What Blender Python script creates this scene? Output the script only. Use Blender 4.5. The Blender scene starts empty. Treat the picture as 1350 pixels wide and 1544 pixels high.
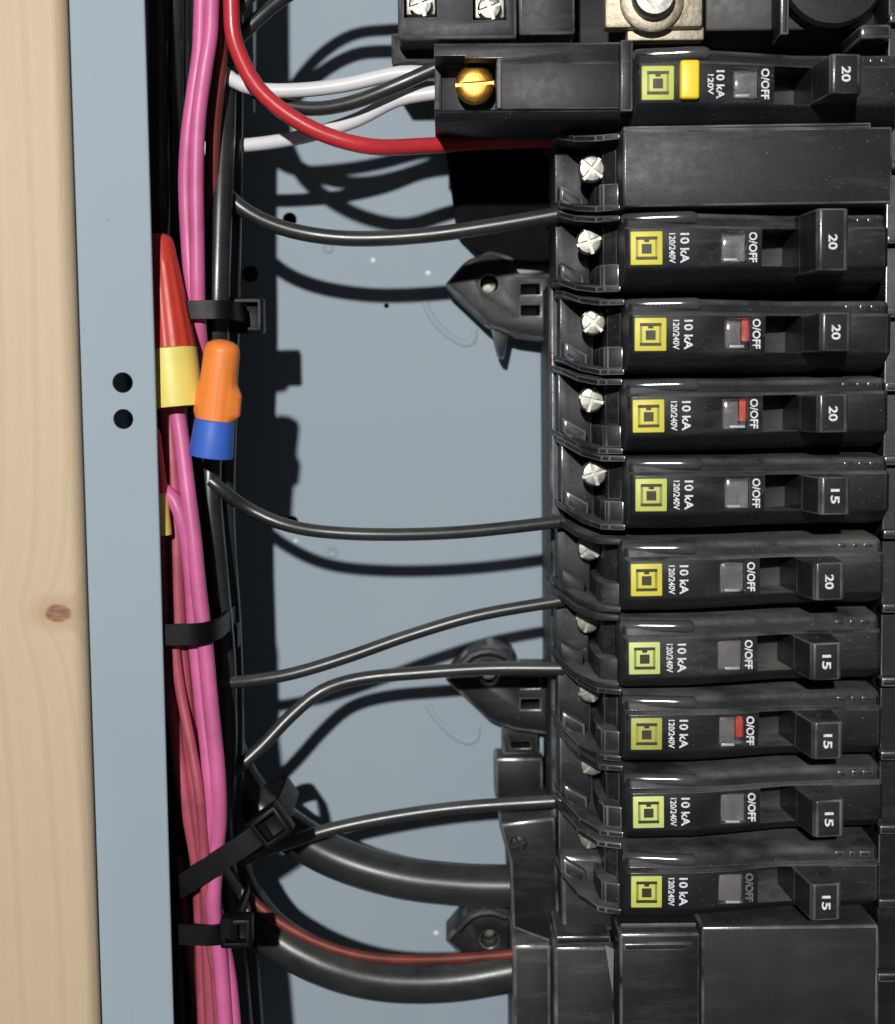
import bpy, bmesh, math, random
from mathutils import Vector, Matrix
random.seed(7)
R = math.radians
scene = bpy.context.scene
COL = scene.collection

# ---------------------------------------------------------------- camera
# panel coordinates in millimetres: u right, v up, w out of the wall (0 = back of the enclosure)
CAM = Vector((0.0, 27.0, 410.0)); PITCH = 4.5; ROLL = 0.7
FPX, CX, CY = 2112.0, 675.0, 772.0
def W2(p):                                   # panel mm -> blender metres
    return Vector((p[0]*.001, -p[2]*.001, p[1]*.001))
fwd = Vector((0, -math.sin(R(PITCH)), -math.cos(R(PITCH))))
up0 = Vector((0, math.cos(R(PITCH)), -math.sin(R(PITCH))))
rt0 = Vector((1, 0, 0))
c_, s_ = math.cos(R(ROLL)), math.sin(R(ROLL))
rt = rt0*c_ - up0*s_
up = up0*c_ + rt0*s_
cam = bpy.data.cameras.new('camera'); camo = bpy.data.objects.new('camera', cam); COL.objects.link(camo)
def dirb(d): return Vector((d[0], -d[2], d[1]))
m = Matrix((dirb(rt), dirb(up), dirb(-fwd))).transposed().to_4x4()
m.translation = W2(CAM)
camo.matrix_world = m
cam.sensor_fit = 'VERTICAL'; cam.angle = 2*math.atan(CY/FPX)
cam.clip_start = .01; cam.clip_end = 50
scene.camera = camo
cam.dof.use_dof = True; cam.dof.focus_distance = .34; cam.dof.aperture_fstop = 9.0
def at(x, y, w):                             # photo pixel on the plane w -> (u, v)
    d = fwd + rt*((x-CX)/FPX) - up*((y-CY)/FPX)
    t = (w - CAM.z)/d.z
    p = CAM + d*t
    return (p.x, p.y)
def P(x, y, w):
    u, v = at(x, y, w); return Vector((u, v, w))

# ---------------------------------------------------------------- world, lamp, exposure
wd = bpy.data.worlds.new('World'); scene.world = wd; wd.use_nodes = True
bg = wd.node_tree.nodes['Background']; bg.inputs[0].default_value = (.86, .93, 1, 1); bg.inputs[1].default_value = .06
lamp = bpy.data.lights.new('work_lamp', 'POINT'); lamp.energy = 50; lamp.shadow_soft_size = .013; lamp.color = (1, .985, .96)
lo = bpy.data.objects.new('work_lamp', lamp); COL.objects.link(lo); lo.location = W2((-122, 292, 1100))
scene.view_settings.view_transform = 'Standard'; scene.view_settings.look = 'None'
scene.view_settings.exposure = 0; scene.view_settings.gamma = 1
scene.render.engine = 'CYCLES'

# ---------------------------------------------------------------- materials
def lin(r, g, b):
    f = lambda c: (c/255/12.92) if c/255 <= .04045 else ((c/255+.055)/1.055)**2.4
    return (f(r), f(g), f(b), 1)
class NT:
    def __init__(s, name):
        s.m = bpy.data.materials.new(name); s.m.use_nodes = True
        s.t = s.m.node_tree; s.n = s.t.nodes; s.b = s.n['Principled BSDF']
    def add(s, ty, **kw):
        n = s.n.new(ty)
        for k, v in kw.items(): setattr(n, k, v)
        return n
    def link(s, a, b): s.t.links.new(a, b)
    def pos(s, scale=(1, 1, 1)):
        g = s.add('ShaderNodeNewGeometry'); mp = s.add('ShaderNodeMapping')
        mp.inputs['Scale'].default_value = scale
        s.link(g.outputs['Position'], mp.inputs['Vector']); return mp.outputs[0]
    def noise(s, vec, scale, detail=4, rough=.55):
        n = s.add('ShaderNodeTexNoise'); n.inputs['Scale'].default_value = scale
        n.inputs['Detail'].default_value = detail; n.inputs['Roughness'].default_value = rough
        s.link(vec, n.inputs['Vector']); return n.outputs['Fac']
    def ramp(s, fac, pts):
        r = s.add('ShaderNodeValToRGB'); e = r.color_ramp.elements
        while len(e) < len(pts): e.new(.5)
        for i, (p, c) in enumerate(pts): e[i].position = p; e[i].color = c if len(c) == 4 else (*c, 1)
        s.link(fac, r.inputs[0]); return r.outputs[0]
    def mix(s, fac, a, b, mode='MIX'):
        n = s.add('ShaderNodeMix', data_type='RGBA', blend_type=mode)
        if hasattr(fac, 'is_linked') or not isinstance(fac, (int, float)): s.link(fac, n.inputs[0])
        else: n.inputs[0].default_value = fac
        for v, k in ((a, 6), (b, 7)):
            if isinstance(v, tuple): n.inputs[k].default_value = v
            else: s.link(v, n.inputs[k])
        return n.outputs[2]
    def bump(s, h, strength, dist):
        b = s.add('ShaderNodeBump'); b.inputs['Strength'].default_value = strength; b.inputs['Distance'].default_value = dist
        s.link(h, b.inputs['Height']); s.link(b.outputs[0], s.b.inputs['Normal'])
def g1(v): return (v, v, v, 1)
def plastic(name, col, rough=.38, var=.25, dust=0.0, bump=.25, dustcol=None, spec=.5):
    t = NT(name); p = t.pos()
    n1 = t.noise(p, 90, 5); n2 = t.noise(p, 420, 3)
    c = tuple(col[:3])
    base = t.ramp(n1, [(.3, tuple(x*(1-var) for x in c)), (.7, tuple(x*(1+var) for x in c))])
    if dust:
        big = t.noise(t.pos((.22, 1, 1.3)), 120, 6, .75)
        f = t.ramp(big, [(.52, g1(0)), (.78, g1(dust*.8))])
        base = t.mix(f, base, dustcol or (.115, .115, .105, 1))
        gn = t.add('ShaderNodeNewGeometry'); sz = t.add('ShaderNodeSeparateXYZ'); t.link(gn.outputs['Normal'], sz.inputs[0])
        lay = t.ramp(sz.outputs[2], [(.35, g1(0)), (.85, g1(1))])     # dust settled on ledges
        pt_ = t.ramp(t.noise(p, 55, 5, .65), [(.36, g1(.12*dust)), (.66, g1(1.5*dust))])
        base = t.mix(t.mix(1.0, lay, pt_, 'MULTIPLY'), base, (.17, .17, .16, 1))
        sp = t.noise(p, 1500, 2); pm = t.noise(p, 60, 3)
        spf = t.ramp(sp, [(.70, g1(0)), (.76, g1(.5*dust))])
        base = t.mix(spf, base, (.5, .5, .48, 1))
    t.link(base, t.b.inputs['Base Color'])
    rr = t.ramp(n2, [(.3, g1(rough*.92)), (.7, g1(min(1, rough*1.1)))])
    t.link(rr, t.b.inputs['Roughness'])
    t.b.inputs['Specular IOR Level'].default_value = spec
    n3 = t.noise(p, 2600, 2)
    t.bump(n3, bump, .0001)
    return t.m
def metal(name, col, rough=.3, bump=.3):
    t = NT(name); p = t.pos(); n = t.noise(p, 500, 4)
    t.link(t.ramp(n, [(.3, tuple(x*.7 for x in col)), (.7, col)]), t.b.inputs['Base Color'])
    t.b.inputs['Metallic'].default_value = 1; t.b.inputs['Roughness'].default_value = rough
    t.bump(n, bump, .0004); return t.m
M = {}
M['black'] = plastic('black_breaker_plastic', (.0145, .0155, .0175), .47, dust=.55, spec=.30)
M['black_dusty'] = plastic('dust_covered_black_plastic', (.020, .021, .022), .48, dust=.75, spec=.36)
M['black2'] = plastic('black_base_plastic', (.009, .0095, .0105), .46, dust=.3, spec=.3)
M['handle'] = plastic('black_handle_plastic', (.020, .019, .019), .40, dust=.3, spec=.4)
M['dustyblack'] = plastic('dusty_black_plastic', (.02, .02, .02), .5, dust=.7, spec=.35)
M['plate'] = plastic('filler_plate_plastic', (.022, .022, .023), .55, dust=.2, spec=.22)
M['edge'] = plastic('worn_highlit_edge', (.095, .095, .098), .22, .9, bump=.2, spec=.7)  # paler bevels: worn plastic plus edge highlights painted into the colour
M['gloss'] = plastic('polished_black_plastic', (.06, .06, .06), .17, bump=.03, spec=1.0)
M['glint'] = plastic('painted_glint', (.36, .36, .37), .3, .4)  # pale colour for the glint painted on each trip window
M['void'] = plastic('shade_black_plastic', (.004, .004, .005), .8, spec=.1)
M['slot'] = plastic('dark_slot_plastic', (.012, .012, .012), .5)
M['ins_black'] = plastic('black_wire_insulation', (.020, .021, .022), .35, dust=.3, bump=.12, spec=.85)
M['cable'] = plastic('black_cable_jacket', (.022, .023, .024), .30, dust=.15, bump=.12, spec=.55)
M['ins_white'] = plastic('white_wire_insulation', (.72, .71, .73), .35, .05, bump=.1)
M['ins_red'] = plastic('red_wire_insulation', (.52, .035, .045), .3, .12, bump=.1)
M['ins_maroon'] = plastic('dark_red_wire_insulation', (.16, .03, .03), .4, .2, bump=.1)
M['ins_pink'] = plastic('pink_wire_insulation', (.56, .12, .285), .45, .16, bump=.12)
M['ins_rose'] = plastic('dusky_rose_wire_insulation', (.36, .07, .105), .45, .3, bump=.12)
M['tie'] = plastic('black_nylon', (.0045, .0045, .005), .45, spec=.2, bump=.1)
M['orange'] = plastic('orange_connector_plastic', (.86, .24, .045), .45, .06, bump=.1)
M['blue'] = plastic('blue_connector_plastic', (.045, .13, .55), .45, .06, bump=.1)
M['redcap'] = plastic('red_connector_plastic', (.52, .045, .028), .42, .1, bump=.1)
M['yellow'] = plastic('pale_yellow_connector_plastic', (.78, .66, .16), .45, .05, bump=.1)
M['button'] = plastic('yellow_button_plastic', (.9, .68, .03), .4, .05, bump=.1)
M['white_print'] = plastic('white_print', (.72, .73, .74), .6, .2, bump=.1)
M['faint_print'] = plastic('faint_print', (.16, .16, .16), .6, .3, bump=.1)
M['flag_red'] = plastic('red_trip_flag', (.62, .07, .045), .5, .1)
M['flag_grey'] = plastic('grey_trip_flag', (.22, .21, .21), .45, .25)
M['screw'] = metal('zinc_screw', (.44, .425, .38), .5)
M['dull_screw'] = metal('dull_zinc_screw', (.40, .39, .35), .55)
M['brass'] = metal('brass_screw', (.58, .29, .065), .4)
M['lug'] = metal('tinned_lug', (.64, .57, .44), .62, .6)
for k, c in (('logo_y', (.70, .62, .07)), ('logo_g', (.56, .62, .13)), ('logo_p', (.60, .68, .24)), ('logo_o', (.40, .42, .09))):
    M[k] = plastic('label_'+k, c, .5, .08, bump=.1)
M['logo_ink'] = plastic('label_dark_ink', (.035, .03, .01), .5)
M['logo_mid'] = plastic('label_olive_ink', (.30, .29, .05), .5)
M['dullred'] = plastic('dull_red_insulation', (.17, .03, .02), .5, .5, bump=.1)
def worn(name, col):
    t = NT(name); p = t.pos(); n = t.noise(p, 1700, 4, .7)
    t.link(t.ramp(n, [(.33, tuple(x*.25 for x in col)), (.46, col)]), t.b.inputs['Base Color']); t.b.inputs['Roughness'].default_value = .6; return t.m
M['white_ink'] = worn('worn_white_print', (.74, .75, .77)); M['faint_print'] = worn('faded_print', (.16, .16, .16))
# clear window
t = NT('clear_window'); t.b.inputs['Base Color'].default_value = (.9, .9, .9, 1); t.b.inputs['Roughness'].default_value = .12
t.b.inputs['Transmission Weight'].default_value = 1; t.b.inputs['IOR'].default_value = 1.3
M['clear'] = t.m
# grey enclosure paint
t = NT('grey_enclosure_paint'); p = t.pos(); n = t.noise(p, 9, 4, .6); n2 = t.noise(p, 900, 3)
c = t.ramp(n, [(.25, (.275, .335, .385)), (.75, (.312, .374, .425))])
sm = t.ramp(t.noise(t.pos((1, 1, .5)), 26, 6, .72), [(.50, g1(0)), (.80, g1(.22))])
c = t.mix(sm, c, (.36, .40, .42, 1))
scr = t.ramp(t.noise(t.pos((1.6, 1, .12)), 420, 3, .7), [(.70, g1(0)), (.76, g1(.30))])
c = t.mix(scr, c, (.42, .46, .48, 1))
spk = t.ramp(t.noise(p, 700, 2), [(.73, g1(0)), (.77, g1(.35))])
c = t.mix(spk, c, (.14, .16, .17, 1))
t.link(c, t.b.inputs['Base Color'])
t.link(t.ramp(n, [(.3, g1(.5)), (.7, g1(.68))]), t.b.inputs['Roughness']); t.b.inputs['Specular IOR Level'].default_value = .22
t.bump(n2, .10, .0002); M['paint'] = t.m
# wood
def wood():
    t = NT('pine_wood'); p = t.pos((1, 1, .05))
    k = P(88, 924, 88.5); kb = W2(k)
    pw = t.pos()
    sub = t.add('ShaderNodeVectorMath', operation='SUBTRACT'); t.link(pw, sub.inputs[0]); sub.inputs[1].default_value = kb
    sc = t.add('ShaderNodeVectorMath', operation='MULTIPLY'); t.link(sub.outputs[0], sc.inputs[0]); sc.inputs[1].default_value = (1, 0, 1.5)
    ln = t.add('ShaderNodeVectorMath', operation='LENGTH'); t.link(sc.outputs[0], ln.inputs[0]); dist = ln.outputs['Value']
    # grain coordinate pushed aside round the knot
    g = t.add('ShaderNodeMath', operation='DIVIDE'); g.inputs[0].default_value = .00009
    ad = t.add('ShaderNodeMath', operation='ADD'); t.link(dist, ad.inputs[0]); ad.inputs[1].default_value = .006; t.link(ad.outputs[0], g.inputs[1])
    sx = t.add('ShaderNodeSeparateXYZ'); t.link(p, sx.inputs[0])
    cx = t.add('ShaderNodeMath', operation='ADD'); t.link(sx.outputs[0], cx.inputs[0]); t.link(g.outputs[0], cx.inputs[1])
    cb = t.add('ShaderNodeCombineXYZ'); t.link(cx.outputs[0], cb.inputs[0]); t.link(sx.outputs[1], cb.inputs[1]); t.link(sx.outputs[2], cb.inputs[2])
    w = t.add('ShaderNodeTexWave', wave_type='BANDS', bands_direction='X'); w.inputs['Scale'].default_value = 42
    w.inputs['Distortion'].default_value = 5; w.inputs['Detail'].default_value = 3; w.inputs['Detail Scale'].default_value = 1.2
    t.link(cb.outputs[0], w.inputs['Vector'])
    fine = t.noise(cb.outputs[0], 1500, 4, .7); broad = t.noise(cb.outputs[0], 60, 3)
    c1 = t.ramp(w.outputs['Fac'], [(.0, (0.555, 0.430, 0.288)), (.75, (0.572, 0.447, 0.305)), (1, (0.529, 0.400, 0.258))])
    c2 = t.mix(t.ramp(broad, [(.35, g1(0)), (.7, g1(.5))]), c1, (0.546, 0.408, 0.258, 1))
    c3 = t.mix(t.ramp(fine, [(.4, g1(0)), (.75, g1(.25))]), c2, (0.490, 0.370, 0.241, 1))
    d60 = t.add('ShaderNodeMath', operation='MULTIPLY'); t.link(dist, d60.inputs[0]); d60.inputs[1].default_value = 60
    halo = t.ramp(d60.outputs[0], [(.0, g1(.75)), (.5, g1(0))])
    c4 = t.mix(halo, c3, (.40, .22, .11, 1))
    kn = t.noise(pw, 380, 3)
    da = t.add('ShaderNodeMath', operation='MULTIPLY_ADD'); t.link(kn, da.inputs[0]); da.inputs[1].default_value = .11; t.link(d60.outputs[0], da.inputs[2])
    core = t.ramp(da.outputs[0], [(.205, g1(1)), (.26, g1(0))])
    kc = t.ramp(t.noise(t.pos((1, 1, 4)), 300, 3), [(.35, (.20, .085, .045)), (.65, (.36, .20, .11))])
    c5 = t.mix(core, c4, kc)
    t.link(c5, t.b.inputs['Base Color']); t.b.inputs['Roughness'].default_value = .6
    t.bump(fine, .35, .0004); return t.m
M['wood'] = wood()

# ---------------------------------------------------------------- mesh helpers (all in panel millimetres)
def box(bm, u0, u1, v0, v1, w0, w1, bev=0, seg=2):
    r = bmesh.ops.create_cube(bm, size=1)
    for q in r['verts']:
        q.co = Vector(((u0+u1)/2+q.co.x*(u1-u0), (v0+v1)/2+q.co.y*(v1-v0), (w0+w1)/2+q.co.z*(w1-w0)))
    if bev:
        es = list({e for q in r['verts'] for e in q.link_edges})
        bmesh.ops.bevel(bm, geom=es, offset=bev, segments=seg, profile=.5, affect='EDGES', material=1)
def prism(bm, poly, w0, w1, plane='uv', bev=0, seg=2):
    """poly extruded between w0 and w1; plane 'uv' along w, 'uw' along v, 'vw' along u"""
    f = {'uv': lambda a, b, c: (a, b, c), 'uw': lambda a, b, c: (a, c, b), 'vw': lambda a, b, c: (c, a, b)}[plane]
    lo_ = [bm.verts.new(f(a, b, w0)) for a, b in poly]; hi = [bm.verts.new(f(a, b, w1)) for a, b in poly]
    n = len(poly); fs = [bm.faces.new(lo_[::-1]), bm.faces.new(hi)]
    for i in range(n): fs.append(bm.faces.new((lo_[i], lo_[(i+1) % n], hi[(i+1) % n], hi[i])))
    bmesh.ops.recalc_face_normals(bm, faces=fs)
    if bev:
        es = list({e for x in fs for e in x.edges})
        bmesh.ops.bevel(bm, geom=es, offset=bev, segments=seg, profile=.5, affect='EDGES', material=1)
def smooth_path(pts, step=2.0):
    pts = [Vector(p) for p in pts]; out = []
    if len(pts) < 3: return pts
    t = [0.0]
    for a, b in zip(pts, pts[1:]): t.append(t[-1]+max(1e-6, (b-a).length))
    n_ = len(pts); mt = [(pts[min(i+1, n_-1)]-pts[max(i-1, 0)])/(t[min(i+1, n_-1)]-t[max(i-1, 0)]) for i in range(n_)]
    for i in range(n_-1):
        h = t[i+1]-t[i]; n = max(2, int(h/step))
        for k in range(n):
            q = k/n
            out.append(pts[i]*(2*q**3-3*q*q+1)+mt[i]*(h*(q**3-2*q*q+q))+pts[i+1]*(3*q*q-2*q**3)+mt[i+1]*(h*(q**3-q*q)))
    out.append(pts[-1]); return out
def tube(bm, pts, rad, seg=12, step=2.5):
    pts = smooth_path(pts, step); n = len(pts)
    tan = [(pts[min(i+1, n-1)]-pts[max(i-1, 0)]).normalized() for i in range(n)]
    nrm = tan[0].orthogonal().normalized(); rings = []
    for i in range(n):
        nrm = (nrm - tan[i]*nrm.dot(tan[i])).normalized(); bn = tan[i].cross(nrm)
        r = rad(i/(n-1)) if callable(rad) else rad
        rings.append([bm.verts.new(pts[i]+(nrm*math.cos(a)+bn*math.sin(a))*r) for a in [2*math.pi*k/seg for k in range(seg)]])
    for i in range(n-1):
        for k in range(seg):
            bm.faces.new((rings[i][k], rings[i][(k+1) % seg], rings[i+1][(k+1) % seg], rings[i+1][k]))
    bm.faces.new(rings[0][::-1]); bm.faces.new(rings[-1])
def lathe(bm, prof, org, axis, seg=28, wobble=None):
    """prof = [(distance along axis, radius)]"""
    axis = Vector(axis).normalized(); n = axis.orthogonal().normalized()
    if abs(axis.z) < .9: n = (Vector((0, 0, 1)) - axis*axis.z).normalized()
    b = axis.cross(n); org = Vector(org); rings = []
    for d, r in prof:
        rings.append([bm.verts.new(org+axis*d+(n*math.cos(a)+b*math.sin(a))*max(.001, r*(wobble(a, d) if wobble else 1))) for a in [2*math.pi*k/seg for k in range(seg)]])
    fs = []
    for i in range(len(rings)-1):
        for k in range(seg):
            fs.append(bm.faces.new((rings[i][k], rings[i][(k+1) % seg], rings[i+1][(k+1) % seg], rings[i+1][k])))
    fs.append(bm.faces.new(rings[0][::-1])); fs.append(bm.faces.new(rings[-1]))
    bmesh.ops.recalc_face_normals(bm, faces=fs)
def BM(fn=None, *a, **k):
    bm = bmesh.new()
    if fn: fn(bm, *a, **k)
    return bm
def to_mesh(bm, name, org=(0, 0, 0), angle=40):
    org = Vector(org)
    for q in bm.verts: q.co = W2(q.co - org)
    me = bpy.data.meshes.new(name); bm.to_mesh(me); bm.free()
    for f in me.polygons: f.use_smooth = True
    me.set_sharp_from_angle(angle=R(angle)); return me
def obj(name, bm, mat, parent=None, org=None, angle=40):
    """one mesh object; geometry in panel mm, org = panel position of the parent thing (or of itself)"""
    if org is None: org = parent['_o'] if parent is not None and '_o' in parent else (0, 0, 0)
    me = to_mesh(bm, name, org, angle); me.materials.append(M[mat]); me.materials.append(M[EDGE.get(mat, mat)])
    o = bpy.data.objects.new(name, me); COL.objects.link(o)
    if parent is not None: o.parent = parent
    else: o.location = W2(org)
    return o
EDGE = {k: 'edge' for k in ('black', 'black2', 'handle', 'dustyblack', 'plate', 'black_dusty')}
THINGS = []
def thing(name, label, cat, org, group=None):
    o = bpy.data.objects.new(name, None); COL.objects.link(o); o.location = W2(org); o.empty_display_size = .005
    o['_o'] = tuple(org); tag(o, label, cat, group); THINGS.append(o); return o
def tag(o, label, cat, group=None):
    o['label'] = label; o['category'] = cat
    if group: o['group'] = group
    return o
def cut(bm, cutters, bevel=0, seg=2):
    """boolean difference, returns a bmesh"""
    a = bpy.data.meshes.new('a'); bm.to_mesh(a); bm.free(); a.materials.append(M['black']); a.materials.append(M['edge']); ao = bpy.data.objects.new('a', a); COL.objects.link(ao)
    tmp = []
    for cbm in cutters:
        c = bpy.data.meshes.new('c'); cbm.to_mesh(c); cbm.free(); co = bpy.data.objects.new('c', c); COL.objects.link(co); tmp.append(co)
        md = ao.modifiers.new('b', 'BOOLEAN'); md.operation = 'DIFFERENCE'; md.object = co; md.solver = 'EXACT'
    if bevel:
        md = ao.modifiers.new('v', 'BEVEL'); md.width = bevel; md.segments = seg; md.limit_method = 'ANGLE'; md.angle_limit = R(35); md.use_clamp_overlap = True; md.material = 1
    dg = bpy.context.evaluated_depsgraph_get(); dg.update()
    e = ao.evaluated_get(dg); me = bpy.data.meshes.new_from_object(e)
    out = bmesh.new(); out.from_mesh(me)
    for o in tmp+[ao]:
        d = o.data; bpy.data.objects.remove(o); bpy.data.meshes.remove(d)
    bpy.data.meshes.remove(me); return out
_tc = {}
def text_bm(s, length, height, u, v, w, thick=.12):
    """lettering that reads downwards (turned clockwise), centred on (u, v) and facing out of the wall"""
    if s not in _tc:
        c = bpy.data.curves.new('t', 'FONT'); c.body = s; c.extrude = .02; c.resolution_u = 3; c.offset = .022
        o = bpy.data.objects.new('t', c); COL.objects.link(o)
        dg = bpy.context.evaluated_depsgraph_get(); dg.update()
        me = bpy.data.meshes.new_from_object(o.evaluated_get(dg)); _tc[s] = me
        bpy.data.objects.remove(o); bpy.data.curves.remove(c)
    bm = bmesh.new(); bm.from_mesh(_tc[s])
    xs = [q.co.x for q in bm.verts]; ys = [q.co.y for q in bm.verts]
    x0, x1, y0, y1 = min(xs), max(xs), min(ys), max(ys)
    for q in bm.verts:
        a = ((q.co.x-x0)/(x1-x0)-.5)*length; b = ((q.co.y-y0)/(y1-y0)-.5)*height
        q.co = Vector((u+b, v-a, w + (thick if q.co.z > 0 else -.1)))
    return bm
def copy_tree(o, parent=None):
    c = o.copy(); COL.objects.link(c); c.parent = parent
    for ch in [x for x in o.children]: copy_tree(ch, c)
    return c

# ================================================================ the setting: wood stud and enclosure
LIP = 85.0
def lipline(xa, xb, w):
    a = at(xa, 0, w)[0]; b = at(xb, 1544, w)[0]; return (a+b)/2
u_in = lipline(218, 262, LIP)
u_out = lipline(96, 138, LIP)
# wood stud, eased edges
WF = 88.5
us = lipline(107, 147, LIP)
st = tag(obj('wood_stud', BM(box, us-46, us, -190, 190, 0, WF, 3.4, 5), 'wood', None, (us-23, -190, 0)), 'pale pine stud with a small brown knot beside the grey panel box', 'wood stud')
wl = obj('wall', BM(box, us-120, 230, -230, 230, -70, -50), 'dustyblack', None, (0, -230, -60)); wl['kind'] = 'structure'  # added dark backing; its black colour paints shade into the panel holes
# enclosure
enc = thing('panel_enclosure', 'grey painted steel electrical panel box behind the wires and breakers', 'panel box', (u_in, -200, 0))
holes = []
def cyl(x, y, w, r, depth=6, seg=20):
    bm = bmesh.new(); u, v = at(x, y, w)
    lathe(bm, [(-depth, r), (depth, r)], (u, v, w), (0, 0, 1), seg); return bm
bk = BM(box, us+.3, 190, -200, 200, -1.2, 0)
bk = cut(bk, [cyl(437, 331, 0, 2.0), cyl(377, 413, 0, 2.4), cyl(440, 788, 0, 2.0), cyl(583, 461, 0, .7, seg=10), cyl(840, 1500, 0, 2.0)], .25)
obj('back_panel', bk, 'paint', enc, angle=5)
obj('side_wall', BM(box, us+.3, us+1.5, -200, 200, .05, LIP-1.3), 'paint', enc)
fl = BM(box, us+.3, u_in, -200, 200, LIP-1.2, LIP, .45, 3)
fl = cut(fl, [cyl(185, 577, LIP, 2.35, 3), cyl(186, 632, LIP, 2.3, 3)], .15)
obj('front_flange', fl, 'paint', enc, angle=5)
# back panel marks: pressed dimples, white specks, cast shadow arcs shaped as humps
def ring_boss(bm, x, y, r):
    u, v = at(x, y, 0); lathe(bm, [(-.4, r*1.05), (.25, r), (.45, r*.82), (.35, r*.6), (.1, r*.45), (.05, .1)], (u, v, 0), (0, 0, 1), 20)
for x, y, r in ((495, 373, 1.75), (501, 832, 1.75)): obj('pressed_dimple', BM(ring_boss, x, y, r), 'paint', enc)
for x, y in ((563, 393), (646, 412), (446, 817), (658, 1407)):
    u, v = at(x, y, 0)
    obj('white_speck', BM(lathe, [(-.3, .9), (.1, .85), (.4, .55), (.55, .1)], (u, v, 0), (0, 0, 1), 14), 'white_print', enc)  # small raised white spots
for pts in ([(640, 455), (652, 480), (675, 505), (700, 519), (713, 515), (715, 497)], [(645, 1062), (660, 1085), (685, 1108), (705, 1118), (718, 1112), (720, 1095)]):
    obj('shadow_loop', BM(tube, [P(x, y, -1.15) for x, y in pts], 1.6, 14), 'paint', enc)  # low hump stands in for a faint shadow arc

# ================================================================ breaker base (black plastic pan the breakers clip on)
LW = 80.0                                     # label plane of the breakers
base = thing('breaker_base', 'black plastic base rail with hooked feet that carries the row of breakers', 'breaker base', (60, -150, 0))
uL = at(832, 772, 34)[0]
obj('pan', BM(box, uL+4, 118, -190, at(900, -60, 40)[1], 3, 22, .8), 'black2', base)
obj('edge_rail', BM(box, uL-.6, uL+3.6, -190, at(832, 425, 34)[1], 2, 37, .9, 3), 'dustyblack', base)
obj('spine', BM(box, at(1336, 700, 62)[0], 160, -190, 190, 22.2, 60, .3), 'black2', base)
uR = at(1338, 700, 66)[0]
for i in range(15):
    v = at(1340, 30+i*112, 66)[1]
    obj('spine_rib', BM(box, uR, uR+16, v, v+2.2, 60.05, 64, .4), 'black2', base)
poly = [at(668, 186, 12), at(905, 186, 12), at(905, 400, 12), at(745, 388, 12), at(712, 372, 12), at(690, 350, 12)]
obj('pan_wing', BM(prism, poly[::-1], 1, 9, 'uv', .3), 'void', base)  # near-black: shade below the long breaker is put into the wing's colour
# feet
def foot(y0, hook=True, block=False):
    def Q(x, y, w): return at(x, y0+y, w)
    w = 15
    poly = [Q(670, 0, w), Q(700, -35, w), Q(740, -53, w), Q(775, -42, w), Q(782, -18, w), Q(835, -18, w), Q(835, 86, w), Q(775, 78, w), Q(735, 62, w)]
    f = BM(prism, poly[::-1], 1.0, 15, 'uv', 1.0)
    cs = [BM(box, Q(785, 0, w)[0], Q(814, 0, w)[0], *sorted((Q(785, -2, w)[1], Q(785, 14, w)[1])), -1, 20),
          BM(box, Q(785, 0, w)[0], Q(814, 0, w)[0], *sorted((Q(785, 30, w)[1], Q(785, 46, w)[1])), -1, 20),
          BM(lathe, [(-2, 2.6), (20, 2.6)], (*Q(738, -2, w), 1), (0, 0, 1), 16)]
    fo = obj('mounting_foot', cut(f, cs, .35), 'black2', base, angle=35)
    r = bmesh.new(); tube(r, [Vector((*Q(x, y, 17), 15.5)) for x, y in ((690, -12), (712, -34), (740, -40), (764, -32))], 1.3, 8)
    obj('arched_rim', r, 'black2', fo, org=base['_o'])
    sc = BM(lathe, [(0, 2.4), (5, 2.4), (6.2, 1.9), (6.6, .4)], (*Q(738, -2, w), 2), (0, 0, 1), 14); obj('mounting_screw', sc, 'screw', fo, org=base['_o'])
    if hook:
        h = BM(prism, [Q(740, 60, w), Q(772, 66, w), Q(768, 76, w), Q(760, 112, w), Q(752, 108, w)][::-1], 6, 13, 'uv', .4); obj('hook', h, 'black2', fo, org=base['_o'])
    if block:
        b = BM(box, Q(745, 0, 12)[0], Q(818, 0, 12)[0], Q(745, 180, 12)[1], Q(745, 118, 12)[1], .5, 13, .8)
        obj('locating_block', b, 'black2', fo, org=base['_o'])
        b2 = BM(box, Q(757, 0, 12)[0], Q(812, 0, 12)[0], Q(745, 119, 12)[1], Q(745, 66, 12)[1], 2.5, 9, .8)
        b2 = cut(b2, [BM(box, Q(770, 0, 12)[0], Q(800, 0, 12)[0], Q(745, 109, 12)[1], Q(745, 98, 12)[1], -5, 20)], .2)
        obj('locating_strap', b2, 'black2', fo, org=base['_o'])
foot(430); foot(1024, False, True); foot(1418, False)

# ================================================================ breakers
# local coordinates: u = 0, v = 0 at the logo on the label plane; w absolute
SEC = [(9.15, 20), (9.15, 62), (8.9, 72), (8.55, 75.6), (8.1, 76.9), (7.4, 77.6), (6.6, 77.9), (5.35, 78.0), (5.1, 79.5), (4.6, 80), (-4.1, 80), (-4.7, 79.6), (-5.2, 78.6), (-6.6, 76.6), (-7.8, 74.2), (-8.6, 70), (-9.0, 62), (-9.15, 20)]
def section(drop, tap, sh=1.0):
    out = []
    for v, w in SEC:
        if w > 60: w -= drop
        out.append((v*tap if w > 60 else v, w))
    return out
def nose(bm, stations):
    rings = []
    for u, drop, tap in stations: rings.append([bm.verts.new((u, v, w)) for v, w in section(drop, tap)])
    n = len(SEC); fs = [bm.faces.new(rings[0]), bm.faces.new(rings[-1][::-1])]
    for a, b in zip(rings, rings[1:]):
        for k in range(n): fs.append(bm.faces.new((a[k], a[(k+1) % n], b[(k+1) % n], b[k])))
    bmesh.ops.recalc_face_normals(bm, faces=fs)
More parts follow.
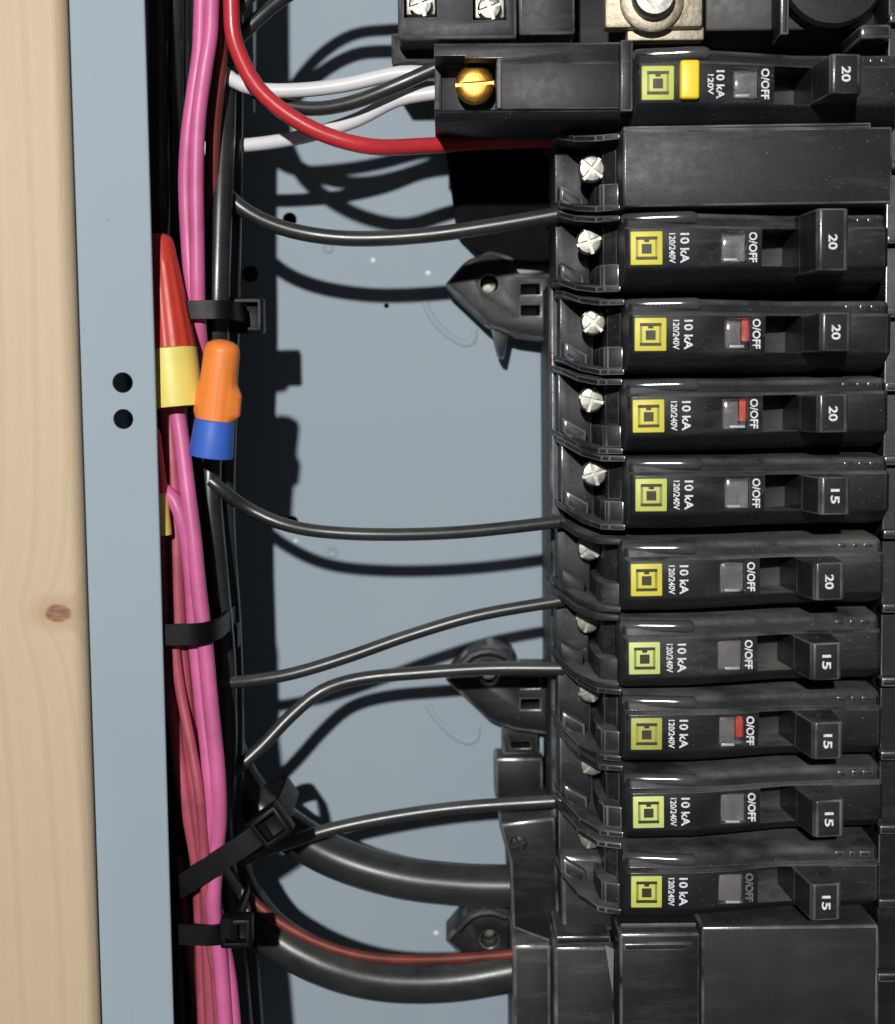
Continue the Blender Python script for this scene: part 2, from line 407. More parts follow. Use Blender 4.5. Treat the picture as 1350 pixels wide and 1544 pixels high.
def make_body():
    b = BM(nose, [(-4.9, .9, .985), (-4.3, .2, 1), (-3.6, 0, 1), (11, 0, 1), (20, 1.5, .98), (34, 4.6, .955), (50, 5.2, .955), (57, 5.2, .955), (58.2, 6.4, .95)])
    return cut(b, [BM(box, 27.6, 41.0, -4.1, 4.5, 62, 95), BM(box, 17.6, 23.6, -3.4, 3.9, 75.5, 95)], .34)
def shear(bm):
    for q in bm.verts:
        q.co.y += 4.2*(1-max(0, min(1, (q.co.x+19.5)/6.5)))
def housing(bm):
    out = [(-19.5, 24), (-19.5, 46), (-18.2, 54), (-15.0, 62), (-10.5, 68.5), (-8.6, 69.5), (-4.95, 71), (-4.95, 24)]
    for a, b in ((7.6, 9.1), (-9.1, -7.6)): prism(bm, out, a, b, 'uw', .3)
    box(bm, -18.5, -10.0, -7.58, 7.58, 24, 47, .3)
    prism(bm, [(-9.9, 24), (-9.9, 61), (-9.3, 66), (-8.4, 66.5), (-4.96, 68), (-4.96, 24)], -7.58, -2.2, 'uw', .3)
    prism(bm, [(-7.9, 24), (-7.9, 60), (-4.96, 64), (-4.96, 24)], -2.15, 7.58, 'uw', .3)
    box(bm, -18, -12, -7.55, -3.2, 47.05, 54.5, .8)
    bmesh.ops.subdivide_edges(bm, edges=[e for e in bm.edges if abs(e.verts[0].co.x-e.verts[1].co.x) > 6], cuts=3)
    shear(bm)
def screw_bm(u, v, w, r=3.1, ang=.6, cross=True):
    bm = bmesh.new(); lathe(bm, [(-12, r*.55), (-1.6, r*.55), (-1.5, r), (.2, r), (.8, r*.86), (1.05, r*.5), (1.1, .05)], (u, v, w), (0, 0, 1), 22)
    cs = []
    for a in ((ang, ang+math.pi/2) if cross else (ang,)):
        c = BM(box, -r*1.1, r*1.1, -.45, .45, .25, 3)
        bmesh.ops.rotate(c, verts=c.verts, matrix=Matrix.Rotation(a, 3, 'Z'))
        bmesh.ops.translate(c, verts=c.verts, vec=(u, v, w)); cs.append(c)
    return cut(bm, cs)
def handle_bm(bm, v0=-4.3, v1=4.5):
    prism(bm, [(35.6, 63), (36.4, 77), (37.6, 87.5), (38.3, 88.3), (44.2, 87.6), (45.0, 86.8), (46.2, 70.5), (46.2, 63)], v0, v1, 'uw', .4, 3)
def drilled(b):
    return cut(b, [BM(lathe, [(-9, 1.15), (9, 1.15)], (41, 5, 80.5), (0, 1, 0), 14)])
ROWS = {}
def tilt_of(px): return R([.35, -.3, .25, -.4, .3, -.2, .4, -.3][(px[1]//7) % 8])
def make_breaker(label, amp, logo, org_px, flag, group='small breakers clipped in the column', wide=False, tall_handle=False, proto={}):
    u, v = at(*org_px, LW)
    root = thing('circuit_breaker', label, 'breaker', (u, v, 0), group)
    def part(name, key, fn, mat, par=None, angle=35):
        if key not in proto: proto[key] = to_mesh(fn(), name, (0, 0, 0), angle)
        me = proto[key]
        if (key, mat) not in proto:
            mm = me if not me.materials else me.copy(); 
            if mm.materials: mm.materials.clear()
            mm.materials.append(M[mat]); mm.materials.append(M[EDGE.get(mat, mat)]); proto[(key, mat)] = mm
        o = bpy.data.objects.new(name, proto[(key, mat)]); COL.objects.link(o); o.parent = par or root; return o
    dusty = 'black_dusty' if 830 < org_px[1] < 1030 else 'black'; low = org_px[1] > 830
    root.rotation_euler = (0, tilt_of(org_px), 0)
    part('body', 'body', make_body, dusty)
    part('terminal_housing', 'housing', lambda: BM(housing), dusty)
    for k, (mu, mw) in enumerate(((47.5, 2.2), (51, 1.4), (53.6, 2.6))):
        part('moulded_mark', 'mark%d' % k, lambda: BM(box, mu, mu+mw, 5.9, 7.3, 71.0, 72.75, .25), 'plate')
    part('terminal_screw', 'screw%d%d' % (len(ROWS) % 3, low), lambda: screw_bm(-10.7 if low else -11.2, 5.0 if low else 4.2, 52.5 if low else 58.5, 3.2, .3+.5*(len(ROWS) % 3)), 'dull_screw' if low else 'screw')
    part('moulded_ridge', 'ridge', lambda: BM(tube, [(-4.4, 7.2, 75.3), (-3.6, 7.3, 75.95), (3.5, 7.3, 77.1), (10.4, 7.3, 78.2), (11.3, 7.2, 77.6)], 1.45, 24), 'gloss')
    sl = part('logo_tile', 'logo', lambda: BM(box, -3.75, 3.75, -4.0+.2, 4.0, 79.6, 80.35, .3), logo)
    part('logo_frame', 'logof', lambda: cut(BM(box, -2.55, 2.55, -2.5, 2.7, 80.2, 80.42), [BM(box, -1.95, 1.95, -1.9, 2.1, 79, 82)]), 'logo_mid', sl)
    def bars():
        b = bmesh.new(); box(b, -2.5, 2.5, 2.05, 2.75, 80.25, 80.5); box(b, -2.5, 2.5, -2.55, -1.85, 80.25, 80.5); box(b, -.6, .6, 1.5, 2.06, 80.25, 80.49); return b
    part('logo_bars', 'logob', bars, 'logo_ink', sl)
    part('logo_square', 'logos', lambda: BM(box, -1.15, 1.15, -1.15, 1.05, 80.2, 80.5), 'logo_ink', sl)
    part('interrupt_rating_lettering', 't10', lambda: text_bm('10 kA', 6.9, 2.1, 8.9, 0, 80.02), 'white_ink')
    part('voltage_lettering', 't120', lambda: text_bm('120/240V', 6.9, 1.5, 6.0, 0, 80.02), 'white_ink')
    wn = part('trip_window', 'win', lambda: BM(box, 17.75, 23.45, -3.25, 3.75, 77.0, 79.5, .4), 'clear')
    part('window_glint', 'glint%d' % (len(ROWS) % 3), lambda: BM(box, 18.0+.6*(len(ROWS) % 3), 21.2+.8*(len(ROWS) % 3), -3.1, -2.45, 79.2, 79.7, .15), 'glint', wn)  # pale strip stands in for a glint along the window's lower edge
    if flag == 'red': part('trip_flag', 'flagr', lambda: BM(box, 21.8, 23.4, -1.4, 3.7, 75.55, 76.9, .1), 'flag_red', wn)
    part('trip_flag', 'flagg'+flag, (lambda: BM(box, 17.7, 21.7, -3.2, 3.7, 75.55, 76.2, .1)) if flag == 'red' else (lambda: BM(box, 17.7, 23.4, -3.2, 3.7, 75.55, 76.2, .1)), 'flag_grey', wn)
    part('off_lettering', 'off', lambda: text_bm('O/OFF', 7.0, 1.9, 25.3, .2, 77.6, .35), 'white_ink' if flag != 'worn' else 'faint_print')
    hn = part('handle', 'handleT' if tall_handle else 'handle', lambda: drilled(BM(handle_bm, -6.4, 7.6) if tall_handle else BM(handle_bm)), 'handle')
    part('amp_lettering', 'amp'+amp, lambda: text_bm(amp, 3.4, 2.05, 41.2, 0, 88.0, .16), 'white_ink', hn)
    ROWS[org_px] = root
    return root, part
SPEC = [
 ((975, 375), '20', 'logo_y', 'grey', 'wide two-pole breaker with a smooth blank half, fed by the red wire'),
 ((981, 505), '20', 'logo_y', 'red', 'black 20 breaker with a red window flag, just below the wide two-pole breaker'),
 ((978, 628), '20', 'logo_y', 'red', 'black 20 breaker with a red window flag, second below the wide two-pole breaker'),
 ((982, 747), '15', 'logo_g', 'grey', 'black breaker marked 15 just above the one marked 20 with a grey window'),
 ((975, 875), '20', 'logo_y', 'grey', 'single black breaker marked 20 with a grey window between two breakers marked 15'),
 ((972, 993), '15', 'logo_p', 'grey', 'black breaker marked 15 directly above the 15 breaker with a red window flag'),
 ((975, 1107), '15', 'logo_o', 'red', 'black breaker marked 15 with a red flag in its window'),
 ((978, 1225), '15', 'logo_p', 'grey', 'black breaker marked 15 directly below the 15 breaker with a red window flag'),
 ((975, 1345), '15', 'logo_g', 'worn', 'lowest black breaker marked 15, with faint off lettering, above the big plain breaker'),
]
for px, amp, lg, fl_, lab in SPEC:
    root, part = make_breaker(lab, amp, lg, px, fl_, tall_handle=(px[1] == 375))
    if px[1] == 375:                          # the blank upper half of the two-pole breaker
        b = BM(box, -4.9, 58.0, 10.0, 27.6, 20, 77.2, .5, 3)
        obj('blank_half', b, 'black', root, (0, 0, 0))
        b = BM(housing); bmesh.ops.translate(b, verts=b.verts, vec=(0, 19.2, 0)); obj('terminal_housing', b, 'black', root, (0, 0, 0))
        obj('terminal_screw', screw_bm(-10.6, 21.6, 60.5, 3.3, .9), 'screw', root, (0, 0, 0), 35)
        obj('pole_tie_ridge', BM(box, -4.6, 54, 27.9, 29.3, 20, 74, .5), 'black', root, (0, 0, 0))

# --- the long breaker at the top with the yellow test button
root, part = make_breaker('long black breaker with a yellow test button and a brass screw in its pocket', '20', 'logo_g', (992, 126), 'grey')
o_ = root['_o']
for ch in list(root.children):
    if ch.name.split('.')[0] in ('terminal_housing', 'terminal_screw', 'terminal_clamp', 'interrupt_rating_lettering', 'voltage_lettering'):
        bpy.data.objects.remove(ch)
obj('test_button', BM(box, 4.9, 9.3, -3.9, 4.9, 79.5, 82.2, .6, 3), 'button', root, (0, 0, 0))
obj('interrupt_rating_lettering', text_bm('10 kA', 6.4, 1.9, 14.5, -.3, 79.6, .3), 'white_ink', root, (0, 0, 0))
obj('voltage_lettering', text_bm('120V', 4.6, 1.4, 12.2, -.3, 79.8, .3), 'white_ink', root, (0, 0, 0))
NW = 72.0
def loc(x, y, w): a = at(x, y, w); return (a[0]-o_[0], a[1]-o_[1])
nl = loc(655, 120, NW)[0]; nt = loc(700, 62, NW)[1]; nb = loc(700, 181, NW)[1]
pt = loc(700, 98, NW)[1]; pb = loc(700, 166, NW)[1]
sec = [(nt, 30), (nt, NW-3), (nt-.7, NW-1.5), (pt+.4, NW-.9), (pt, NW), (pb, NW), (pb-.4, NW-.9), (nb+.7, NW-1.6), (nb, NW-3), (nb, 30)]
nk = bmesh.new(); prism(nk, sec, nl, -4.95, 'vw')
k0 = loc(664, 88, NW); k1 = loc(757, 166, NW)
nk = cut(nk, [BM(box, nl-3, loc(700, 0, NW)[0], loc(0, 158, NW)[1], loc(0, 92, NW)[1], NW-12, NW+6), BM(box, k0[0], k1[0], k1[1], k0[1], NW-14, NW+6)], .35)
obj('neutral_terminal_neck', nk, 'black', root, (0, 0, 0), 35)
bs = loc(716, 126, NW-6)
obj('brass_screw', screw_bm(bs[0], bs[1], NW-7.5, 4.7, .06, False), 'brass', root, (0, 0, 0), 35)
pw_ = loc(753, 126, NW-1)
obj('pocket_lining', BM(box, k1[0]-1.1, k1[0]-.05, k1[1]+.3, k0[1]-.3, NW-12, NW-.1, .3), 'faint_print', root, (0, 0, 0))
obj('collar', BM(box, -8.0, -4.96, nb+1, nt-.8, 30, 74.5, .5), 'black', root, (0, 0, 0))

# ================================================================ big breaker at the bottom
o2 = (*at(1000, 1500, 70), 0)
big = thing('main_breaker', 'big plain black breaker at the foot of the column fed by two thick cables', 'breaker', o2)
def bx(x0, x1, y0, y1, w0, w1, bev=.7, seg=2):
    a = at(x0, y0, w1); b = at(x1, y1, w1); return BM(box, a[0], b[0], b[1], a[1], w0, w1, bev, seg)
obj('front_plate', bx(1058, 1322, 1398, 1680, 30, 74), 'plate', big)
obj('body', bx(934, 1057, 1408, 1680, 30, 70, .8), 'black2', big)
obj('body_ridge', bx(940, 1046, 1422, 1434, 60, 71, .6, 3), 'black', big)
obj('shroud', bx(934, 1320, 1392, 1404, 30, 66, .8), 'slot', big)
lug = bx(835, 930, 1428, 1680, 20, 58, 1.0)
obj('lug_housing', lug, 'dustyblack', big)
obj('lug_cover_step', bx(838, 922, 1412, 1424, 20, 60, .6), 'black2', big)
tri = [at(912, 1424, 60), at(926, 1430, 60), at(924, 1500, 60)]
obj('lug_tab', BM(prism, tri[::-1], 58.2, 60.6, 'uv', .2), 'faint_print', big)
obj('lug_side_wall', bx(772, 834, 1425, 1680, 12, 44, 1.2), 'dustyblack', big)
# bracket over the first thick cable
o3 = (*at(800, 1320, 40), 0)
br = thing('cable_bracket', 'black plastic bracket with a small screw where the upper thick cable ends', 'bracket', o3)
poly = [at(752, 1243, 42), at(838, 1232, 42), at(845, 1395, 42), at(838, 1425, 42), at(772, 1400, 42), at(768, 1300, 42)]
obj('plate', BM(prism, poly[::-1], 8, 42, 'uv', .9), 'black2', br)
uu, vv = at(782, 1270, 42)
obj('bracket_screw', screw_bm(uu, vv, 42.6, 2.2, .4), 'handle', br, angle=35)
poly = [at(845, 1290, 52), at(905, 1292, 52), at(936, 1330, 52), at(936, 1400, 52), at(848, 1424, 52)]
obj('lug_boot', BM(prism, poly[::-1], 20, 52, 'uv', 1.2), 'dustyblack', br)

# ================================================================ top of the panel: neutral bar, lug plate
o4 = (*at(680, 20, 50), 0)
nb_ = thing('neutral_bar', 'black plastic terminal bar with bright clamp screws above the long breaker', 'terminal bar', o4)
body = bx(598, 780, -120, 58, 6, 52, .8)
a, b = at(608, -60, 52), at(660, 26, 52); a2, b2 = at(712, -60, 52), at(764, 30, 52)
body = cut(body, [BM(box, a[0], b[0], b[1], a[1], 44, 70), BM(box, a2[0], b2[0], b2[1], a2[1], 44, 70)], .3)
obj('bar_body', body, 'black', nb_, angle=35)
obj('bar_shoulder', bx(590, 668, 50, 96, 6, 40, .8), 'black2', nb_)
obj('bar_extension', bx(781, 868, -120, 52, 6, 48, .8), 'black', nb_)
for x0, x1, y1 in ((612, 657, 22), (716, 761, 27)):
    q = bx(x0, x1, -40, y1, 44.02, 47.5, .4); pl = obj('clamp_plate', q, 'screw', nb_)
    xc = (x0+x1)/2; uu, vv = at(xc, y1-16, 50); obj('clamp_screw', screw_bm(uu, vv, 49.2, 3.0, .35), 'screw', nb_, angle=35)
o5 = (*at(985, 20, 55), 0)
lp = thing('lug_plate', 'beige metal lug plate with a big round bolt at the top edge', 'lug plate', o5)
obj('plate', bx(912, 1060, -140, 40, 52, 57, .7), 'lug', lp)
obj('tab', bx(946, 1062, 41, 60, 50, 54.5, .5), 'lug', lp)
uu, vv = at(985, -4, 60)
obj('washer', BM(lathe, [(0, 7.8), (1.4, 7.8), (1.9, 7.2), (1.95, 4.6)], (uu, vv, 57.02), (0, 0, 1), 32), 'lug', lp)
obj('bolt', BM(lathe, [(0, 5.2), (3, 5.2), (3.8, 4.6), (3.9, 2.6), (2.2, 2.5), (2.1, .1)], (uu, vv, 58.9), (0, 0, 1), 28), 'screw', lp)
o6 = (*at(1200, 0, 50), 0)
tb = thing('bus_cover', 'black plastic cover with a round boss beside the beige lug plate', 'cover', o6)
obj('panel', bx(1064, 1345, -140, 44, 20, 48, .8), 'slot', tb)
obj('divider', bx(1178, 1190, -140, 52, 48.02, 58, .5), 'black', tb)
uu, vv = at(1255, -40, 52)
obj('round_boss', BM(lathe, [(0, 13.5), (5, 13.5), (6, 12.6), (6.2, 9), (4.6, 8.6), (4.6, .1)], (uu, vv, 48.02), (0, 0, 1), 40), 'black2', tb)
obj('corner_block', bx(1298, 1345, 36, 58, 48.02, 66, .8), 'black', tb)

# ================================================================ wires
def wire(label, pts, d, mat, name='wire', cat='wire', group=None, taper=None):
    p3 = [P(*p) for p in pts]; org = tuple(p3[0])
    o = obj(name, BM(tube, p3, d/2, 14), mat, None, org, 60)
    return tag(o, label, cat, group)
wire('white wire curving over the black wire into the long breaker', [(318, 60, 52), (340, 112, 56), (385, 134, 58), (450, 136, 57), (520, 128, 56), (605, 110, 55), (668, 112, 55)], 3.6, 'ins_white')
wire('black wire curving between the two white wires into the long breaker', [(330, 60, 48), (365, 120, 50), (410, 152, 52), (470, 164, 54), (530, 155, 56), (600, 128, 58), (668, 98, 58)], 3.6, 'ins_black')
wire('white wire passing under the red wire up to the long breaker', [(300, 225, 40), (345, 221, 42), (400, 216, 44), (470, 203, 47), (540, 180, 50), (600, 150, 53), (668, 138, 54)], 3.6, 'ins_white')
wire('thick glossy red wire sweeping across to the wide two-pole breaker', [(346, -420, 66), (350, 40, 66), (364, 90, 65), (388, 132, 64), (430, 170, 63), (490, 203, 62), (560, 221, 60), (640, 220, 52), (720, 214, 45), (800, 211, 42), (912, 210, 40)], 4.0, 'ins_red')
wire('black wire entering the wide two-pole breaker below the red wire', [(320, 270, 52), (362, 312, 52), (410, 338, 51), (470, 354, 50), (540, 360, 50), (640, 355, 50), (740, 341, 50), (850, 322, 50)], 4.0, 'ins_black')
wire('black wire sagging from the bundle below the blue and orange connector', [(318, 725, 62), (332, 736, 62), (370, 764, 59), (420, 788, 59), (480, 801, 58), (580, 806, 57), (700, 802, 55), (850, 786, 52)], 3.3, 'ins_black')
wire('straight black wire slanting up to the breaker above the middle foot', [(318, 1030, 60), (335, 1030, 60), (380, 1026, 58), (440, 1016, 56), (520, 992, 54), (620, 957, 52), (720, 928, 51), (850, 905, 50)], 3.2, 'ins_black')
wire('black wire bending sharply up and crossing the middle foot', [(335, 1185, 52), (352, 1165, 52), (395, 1125, 50), (440, 1078, 48), (485, 1042, 46), (540, 1024, 46), (640, 1014, 46), (740, 1008, 46), (850, 1008, 47)], 3.5, 'ins_black')
wire('black wire running over the upper thick cable to a breaker', [(360, 1300, 46), (384, 1287, 46), (430, 1272, 45), (500, 1250, 43), (600, 1230, 42), (700, 1217, 42), (850, 1207, 44)], 3.5, 'ins_black')
# two neutral wires that come in above the picture; their shadows fall on the back panel
wire('grey-black wire arching to the terminal bar, the upper one', [(325, 60, 58), (360, 15, 58), (420, -50, 56), (480, -82, 54), (550, -85, 52), (604, -80, 50)], 3.2, 'ins_black')
wire('grey-black wire arching to the terminal bar, the lower one', [(330, 90, 52), (372, 45, 52), (430, -5, 50), (490, -32, 48), (550, -38, 48), (604, -36, 48)], 3.6, 'ins_black')
# thick feeders
wire('upper thick black cable running into the bracket', [(335, 1120, 28), (365, 1185, 30), (420, 1240, 32), (500, 1290, 33), (600, 1322, 34), (700, 1334, 34), (790, 1336, 34)], 11.6, 'cable', 'thick_cable', 'cable')
wire('lower thick black cable beside the thin red wire', [(335, 1240, 26), (355, 1330, 32), (400, 1400, 36), (480, 1450, 38), (570, 1476, 38), (680, 1478, 37), (800, 1458, 36)], 11.8, 'cable', 'thick_cable', 'cable')
wire('thin dull red wire lying along the lower thick cable', [(340, 1300, 40), (362, 1336, 43), (410, 1382, 45), (480, 1421, 46), (560, 1443, 46), (660, 1446, 44), (790, 1437, 42)], 2.6, 'dullred')
wire('short white wire end showing behind the pink wires', [(338, 1310, 46), (352, 1330, 48), (366, 1352, 48), (372, 1372, 44)], 2.4, 'ins_white')

# pink bundle
G = 'pink wires bundled along the left edge'
PINK = [
 ('bright pink wire on the right of the bundle above the first tie', [(324, -420, 70), (318, 40, 70), (308, 110, 70), (299, 180, 70), (296, 260, 70), (297, 350, 70), (299, 465, 69), (304, 540, 64), (306, 640, 60)], 3.7, 'ins_pink'),
 ('bright pink wire on the left of the bundle above the first tie', [(308, -420, 69), (302, 60, 69), (292, 140, 69), (283, 210, 69), (280, 280, 68), (284, 370, 68), (291, 465, 68), (297, 560, 62), (300, 660, 60)], 3.6, 'ins_pink'),
 ('pink wire from the red and yellow connector down past the second tie', [(262, 590, 71), (272, 650, 73), (282, 730, 75), (292, 810, 76), (300, 890, 76), (308, 955, 76), (318, 1060, 76), (328, 1160, 76), (331, 1230, 75), (326, 1290, 73), (322, 1370, 73), (332, 1440, 73), (344, 1600, 73)], 3.9, 'ins_pink'),
 ('pink wire emerging beside the half hidden yellow connector', [(246, 738, 75), (262, 752, 76), (276, 790, 76), (287, 860, 75), (293, 955, 74), (304, 1060, 74), (314, 1150, 75), (318, 1230, 75), (312, 1300, 73), (330, 1390, 71), (346, 1470, 71), (358, 1600, 71)], 3.5, 'ins_pink'),
 ('dusky rose wire running beside the flange from the red connector', [(252, 610, 71), (260, 690, 72), (266, 790, 72), (268, 880, 72), (272, 960, 72), (281, 1060, 72), (290, 1150, 72), (302, 1250, 72), (310, 1320, 69), (314, 1420, 67), (322, 1600, 67)], 3.6, 'ins_rose'),
 ('dusky rose wire tucked half behind the flange', [(243, 780, 70), (247, 860, 70), (251, 960, 70), (260, 1050, 70), (270, 1140, 70), (283, 1220, 70), (298, 1310, 68), (304, 1420, 64), (310, 1600, 64)], 3.4, 'ins_rose'),
 ('dusky rose wire between the bright pink wire and the other rose wires', [(276, 800, 68), (280, 900, 70), (288, 980, 70), (298, 1070, 70), (307, 1160, 70), (314, 1250, 70), (318, 1330, 67), (322, 1450, 65), (334, 1600, 65)], 3.4, 'ins_rose'),
 ('thin dark red wire deep in the bundle below the yellow connector', [(250, 810, 62), (256, 880, 63), (262, 960, 63), (271, 1050, 63), (279, 1130, 63), (290, 1220, 63), (302, 1320, 60), (308, 1420, 58), (318, 1600, 58)], 2.6, 'ins_maroon'),
 ('thin pale rose wire crossing in front of the rose wires', [(262, 960, 75), (272, 1040, 75), (288, 1120, 76), (301, 1200, 77), (309, 1290, 75), (312, 1380, 72), (326, 1480, 70), (334, 1600, 70)], 2.5, 'ins_rose'),
 ('thin dark red wire along the inner edge of the flange', [(244, 650, 70), (250, 720, 70), (258, 830, 70), (262, 930, 69), (266, 1010, 69), (276, 1100, 69), (284, 1180, 68), (292, 1270, 66), (300, 1400, 62), (306, 1600, 60)], 2.4, 'ins_maroon'),
 ('thin dark red wire low in the gutter beside the last tie', [(268, 1290, 60), (276, 1360, 62), (288, 1440, 62), (298, 1520, 60), (300, 1620, 60)], 2.6, 'ins_maroon'),
]
for lab, pts, d, mt in PINK: wire(lab, pts, d, mt, 'pink_wire', 'wire', G)
# black cables of the gutter
GB = 'black cables running down the gutter'
BLK = [
 ('black cable just inside the flange, above the red connector', [(237, -420, 58), (240, 150, 58), (242, 340, 56), (240, 420, 40), (250, 700, 32), (262, 1000, 32), (268, 1300, 32), (276, 1600, 32)], 5.0, 'cable'),
 ('second black cable between the flange and the pink wires', [(262, -420, 54), (262, 120, 54), (262, 330, 50), (262, 480, 38), (280, 800, 34), (292, 1100, 34), (296, 1350, 34), (300, 1600, 34)], 5.2, 'cable'),
 ('black cable behind the upper pink wires', [(280, -420, 52), (276, 120, 50), (288, 350, 46), (300, 600, 40), (310, 900, 42), (320, 1200, 42), (322, 1600, 40)], 5.0, 'cable'),
 ('dark maroon wire beside the upper pink wires', [(338, -420, 62), (332, 80, 62), (322, 200, 60), (320, 320, 58), (318, 460, 56), (312, 640, 44), (320, 800, 40)], 3.6, 'ins_maroon'),
 ('black cable on the right of the pink wires passing behind the orange connector', [(336, -420, 54), (338, 150, 54), (332, 320, 58), (328, 470, 60), (326, 600, 56), (316, 720, 60), (326, 860, 60), (338, 1000, 58), (340, 1150, 55), (336, 1260, 44), (352, 1400, 36), (370, 1600, 34)], 6.0, 'cable'),
 ('slim black cable at the outer right of the bundle', [(352, -420, 44), (352, 200, 44), (348, 420, 50), (344, 600, 50), (340, 780, 52), (350, 950, 48), (354, 1100, 46), (354, 1230, 38), (372, 1400, 28), (388, 1600, 28)], 5.0, 'cable'),
 ('deep black cable against the back of the gutter', [(330, -420, 24), (330, 400, 24), (330, 800, 24), (340, 1200, 22), (350, 1600, 20)], 9.0, 'cable'),
 ('deep black cable low in the gutter behind the flange', [(290, -420, 26), (290, 400, 26), (295, 800, 24), (305, 1200, 24), (320, 1600, 22)], 9.0, 'cable'),
]
for lab, pts, d, mt in BLK: wire(lab, pts, d, mt, 'black_cable' if mt == 'cable' else 'maroon_wire', 'cable' if mt == 'cable' else 'wire', GB)

# ================================================================ wire connectors
def wings(n, amt, d0, d1, ph=0):
    def f(a, d):
        s = max(0, min(1, (d-d0)/(d1-d0)*2)) if d > d0 else 0
        return 1+amt*s*max(0, math.cos((a-ph)*n/2))**14*1.0
    return f
def connector(label, top, bot, split, r_tip, r_mid, r_skirt, cap, skirt, wing=0, ph=0.0):
    a, b = Vector(P(*top)), Vector(P(*bot)); ax = (b-a); L = ax.length; ax = ax.normalized()
    root = thing('wire_connector', label, 'wire connector', tuple(b))
    s = split*L
    prof = [(0, r_tip*.25), (.35, r_tip*.55), (1.1, r_tip*.86), (2.4, r_tip)] + [(2.4+(s-2.4)*k/10, r_tip+(r_mid-r_tip)*k/10) for k in range(1, 11)]
    prof = prof[:4] + [(2.4+(s-2.4)*k/40, r_tip+(r_mid-r_tip)*k/40) for k in range(1, 41)]
    def wob(an, d):
        flute = 1+.022*math.cos(an*14)*(1 if not wing and d > 7 else (.35 if d > 7 else 0))
        if wing and d > s*.52: 
            k = min(1, (d-s*.52)/(s*.14), max(0, (s-d)/(s*.08))); flute *= 1+wing*k*(max(0, math.cos(an-ph))**8+.5*max(0, math.cos(an-ph+math.pi))**8)
        return flute
    bm = bmesh.new(); lathe(bm, prof, a, ax, 72, wob); obj('cap', bm, cap, root)
    bm = bmesh.new(); h = L-s
    lathe(bm, [(s+.02, r_mid*.96), (s+.3, r_mid*1.03), (s+h*.35, r_mid+(r_skirt-r_mid)*.45), (s+h*.92, r_skirt), (L, r_skirt*.985), (L, r_skirt*.8), (L-4, r_skirt*.6), (L-4, .1)], a, ax, 48); obj('skirt', bm, skirt, root)
    return root
connector('red wire connector with a pale yellow skirt half behind the flange', (238, 352, 73), (266, 614, 74), .66, 3.6, 6.2, 6.8, 'redcap', 'yellow')
connector('orange wire connector with a blue skirt in front of the black cables', (337, 512, 78), (318, 688, 76), .68, 4.25, 4.6, 5.3, 'orange', 'blue', .32, -1.5)
connector('second red wire connector with a yellow skirt almost hidden by the flange', (226, 640, 77), (238, 807, 77), .62, 2.4, 3.0, 3.4, 'redcap', 'yellow')

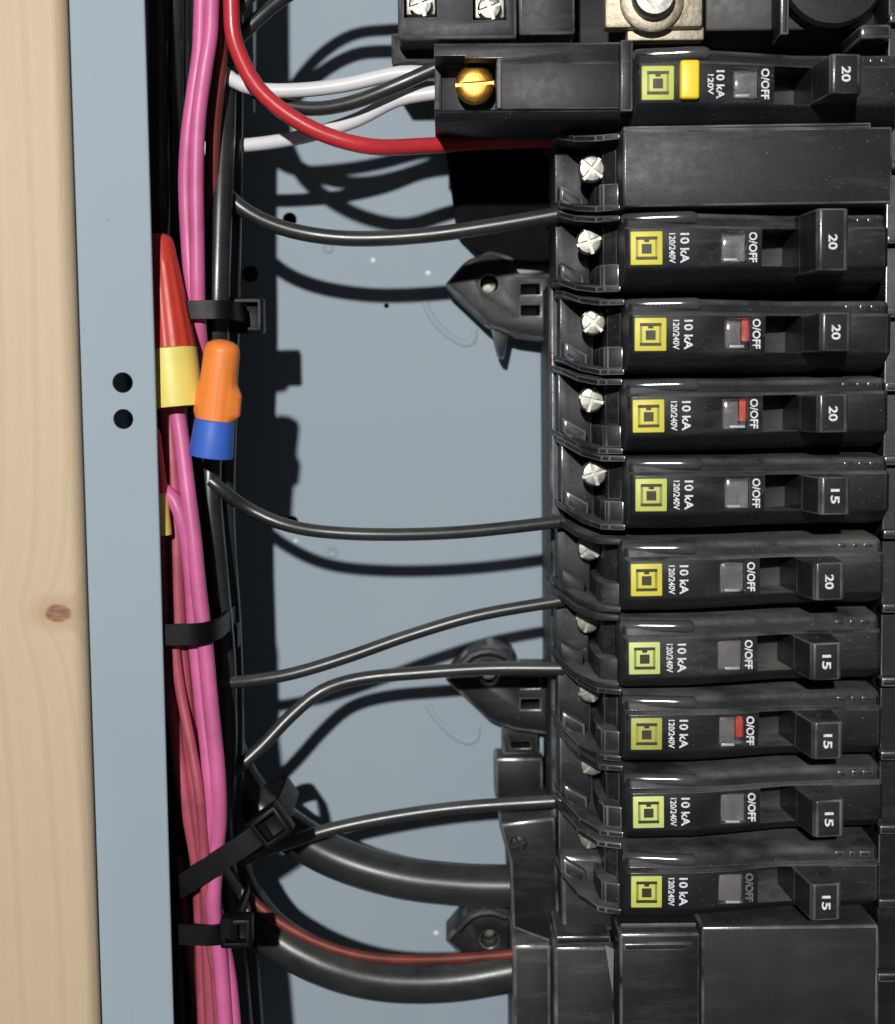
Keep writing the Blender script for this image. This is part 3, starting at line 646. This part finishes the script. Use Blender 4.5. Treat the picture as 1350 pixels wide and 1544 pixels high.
# ================================================================ cable ties
def tie(label, c, ru, rw, tilt, width, head_at, head, tail=None, head_rot=0):
    cu = Vector(P(*c)); root = thing('cable_tie', label, 'cable tie', tuple(cu))
    bm = bmesh.new(); N = 40; rings = []
    t = R(tilt); ex = Vector((math.cos(t), math.sin(t), 0)); ey = Vector((-math.sin(t), math.cos(t), 0)); ez = Vector((0, 0, 1))
    for k in range(N):
        a = 2*math.pi*k/N; sg = lambda x: math.copysign(abs(x)**.5, x); rad = ex*sg(math.cos(a))*ru+ez*sg(math.sin(a))*rw; nn = (ex*math.cos(a)*rw+ez*math.sin(a)*ru).normalized()
        p = cu+rad; rings.append([bm.verts.new(p+ey*s1*width/2+nn*s2*.55) for s1, s2 in ((-1, -1), (1, -1), (1, 1), (-1, 1))])
    for k in range(N):
        A, B = rings[k], rings[(k+1) % N]
        for j in range(4): bm.faces.new((A[j], A[(j+1) % 4], B[(j+1) % 4], B[j]))
    bmesh.ops.recalc_face_normals(bm, faces=bm.faces); obj('band', bm, 'tie', root)
    hp = Vector(P(*head_at)); hb = BM(box, -head[0]/2, head[0]/2, -head[1]/2, head[1]/2, -head[2]/2, head[2]/2, .6)
    hb = cut(hb, [BM(box, -head[0]/2+1.3, head[0]/2-1.3, -head[1]/2+1.4, head[1]/2-1.4, -.5, 9)], .15)
    bmesh.ops.rotate(hb, verts=hb.verts, matrix=Matrix.Rotation(R(head_rot), 3, 'Z')); bmesh.ops.translate(hb, verts=hb.verts, vec=hp)
    obj('head', hb, 'tie', root)
    if tail:
        tb_ = bmesh.new(); pp = smooth_path([P(*q) for q in tail], 1.5); vs = []
        for p in pp: vs.append([bm2 for bm2 in (tb_.verts.new(p+Vector((0, width/2, .5))), tb_.verts.new(p+Vector((0, -width/2, .5))), tb_.verts.new(p+Vector((0, -width/2, -.5))), tb_.verts.new(p+Vector((0, width/2, -.5))))])
        for A, B in zip(vs, vs[1:]):
            for j in range(4): tb_.faces.new((A[j], A[(j+1) % 4], B[(j+1) % 4], B[j]))
        tb_.faces.new(vs[0]); tb_.faces.new(vs[-1][::-1]); bmesh.ops.recalc_face_normals(tb_, faces=tb_.faces)
        obj('tail', tb_, 'tie', root)
    return root
tie('black cable tie just above the orange connector', (312, 472, 60), 8.2, 12.5, 0, 4.4, (372, 476, 52), (9, 9, 6), [(330, 470, 70), (350, 472, 62), (372, 476, 55)])
tie('black cable tie across the pink wires halfway down', (280, 936, 61), 10.6, 21, 0, 5.0, (346, 958, 52), (5, 6.5, 6), [(308, 950, 74), (325, 948, 66), (346, 956, 54)])
tie('black cable tie slanting from the pink wires to the upper thick cable', (343, 1262, 54), 19, 22, 33, 5.4, (410, 1243, 74), (8.2, 8.2, 6), None, 35)
tie('black cable tie with a boxy head below the slanting tie', (310, 1366, 58), 9.5, 19.5, -4, 5.0, (358, 1402, 75), (7.6, 7.4, 6), [(334, 1398, 78), (345, 1400, 78), (358, 1402, 77)])

for o in THINGS:
    if '_o' in o: del o['_o']
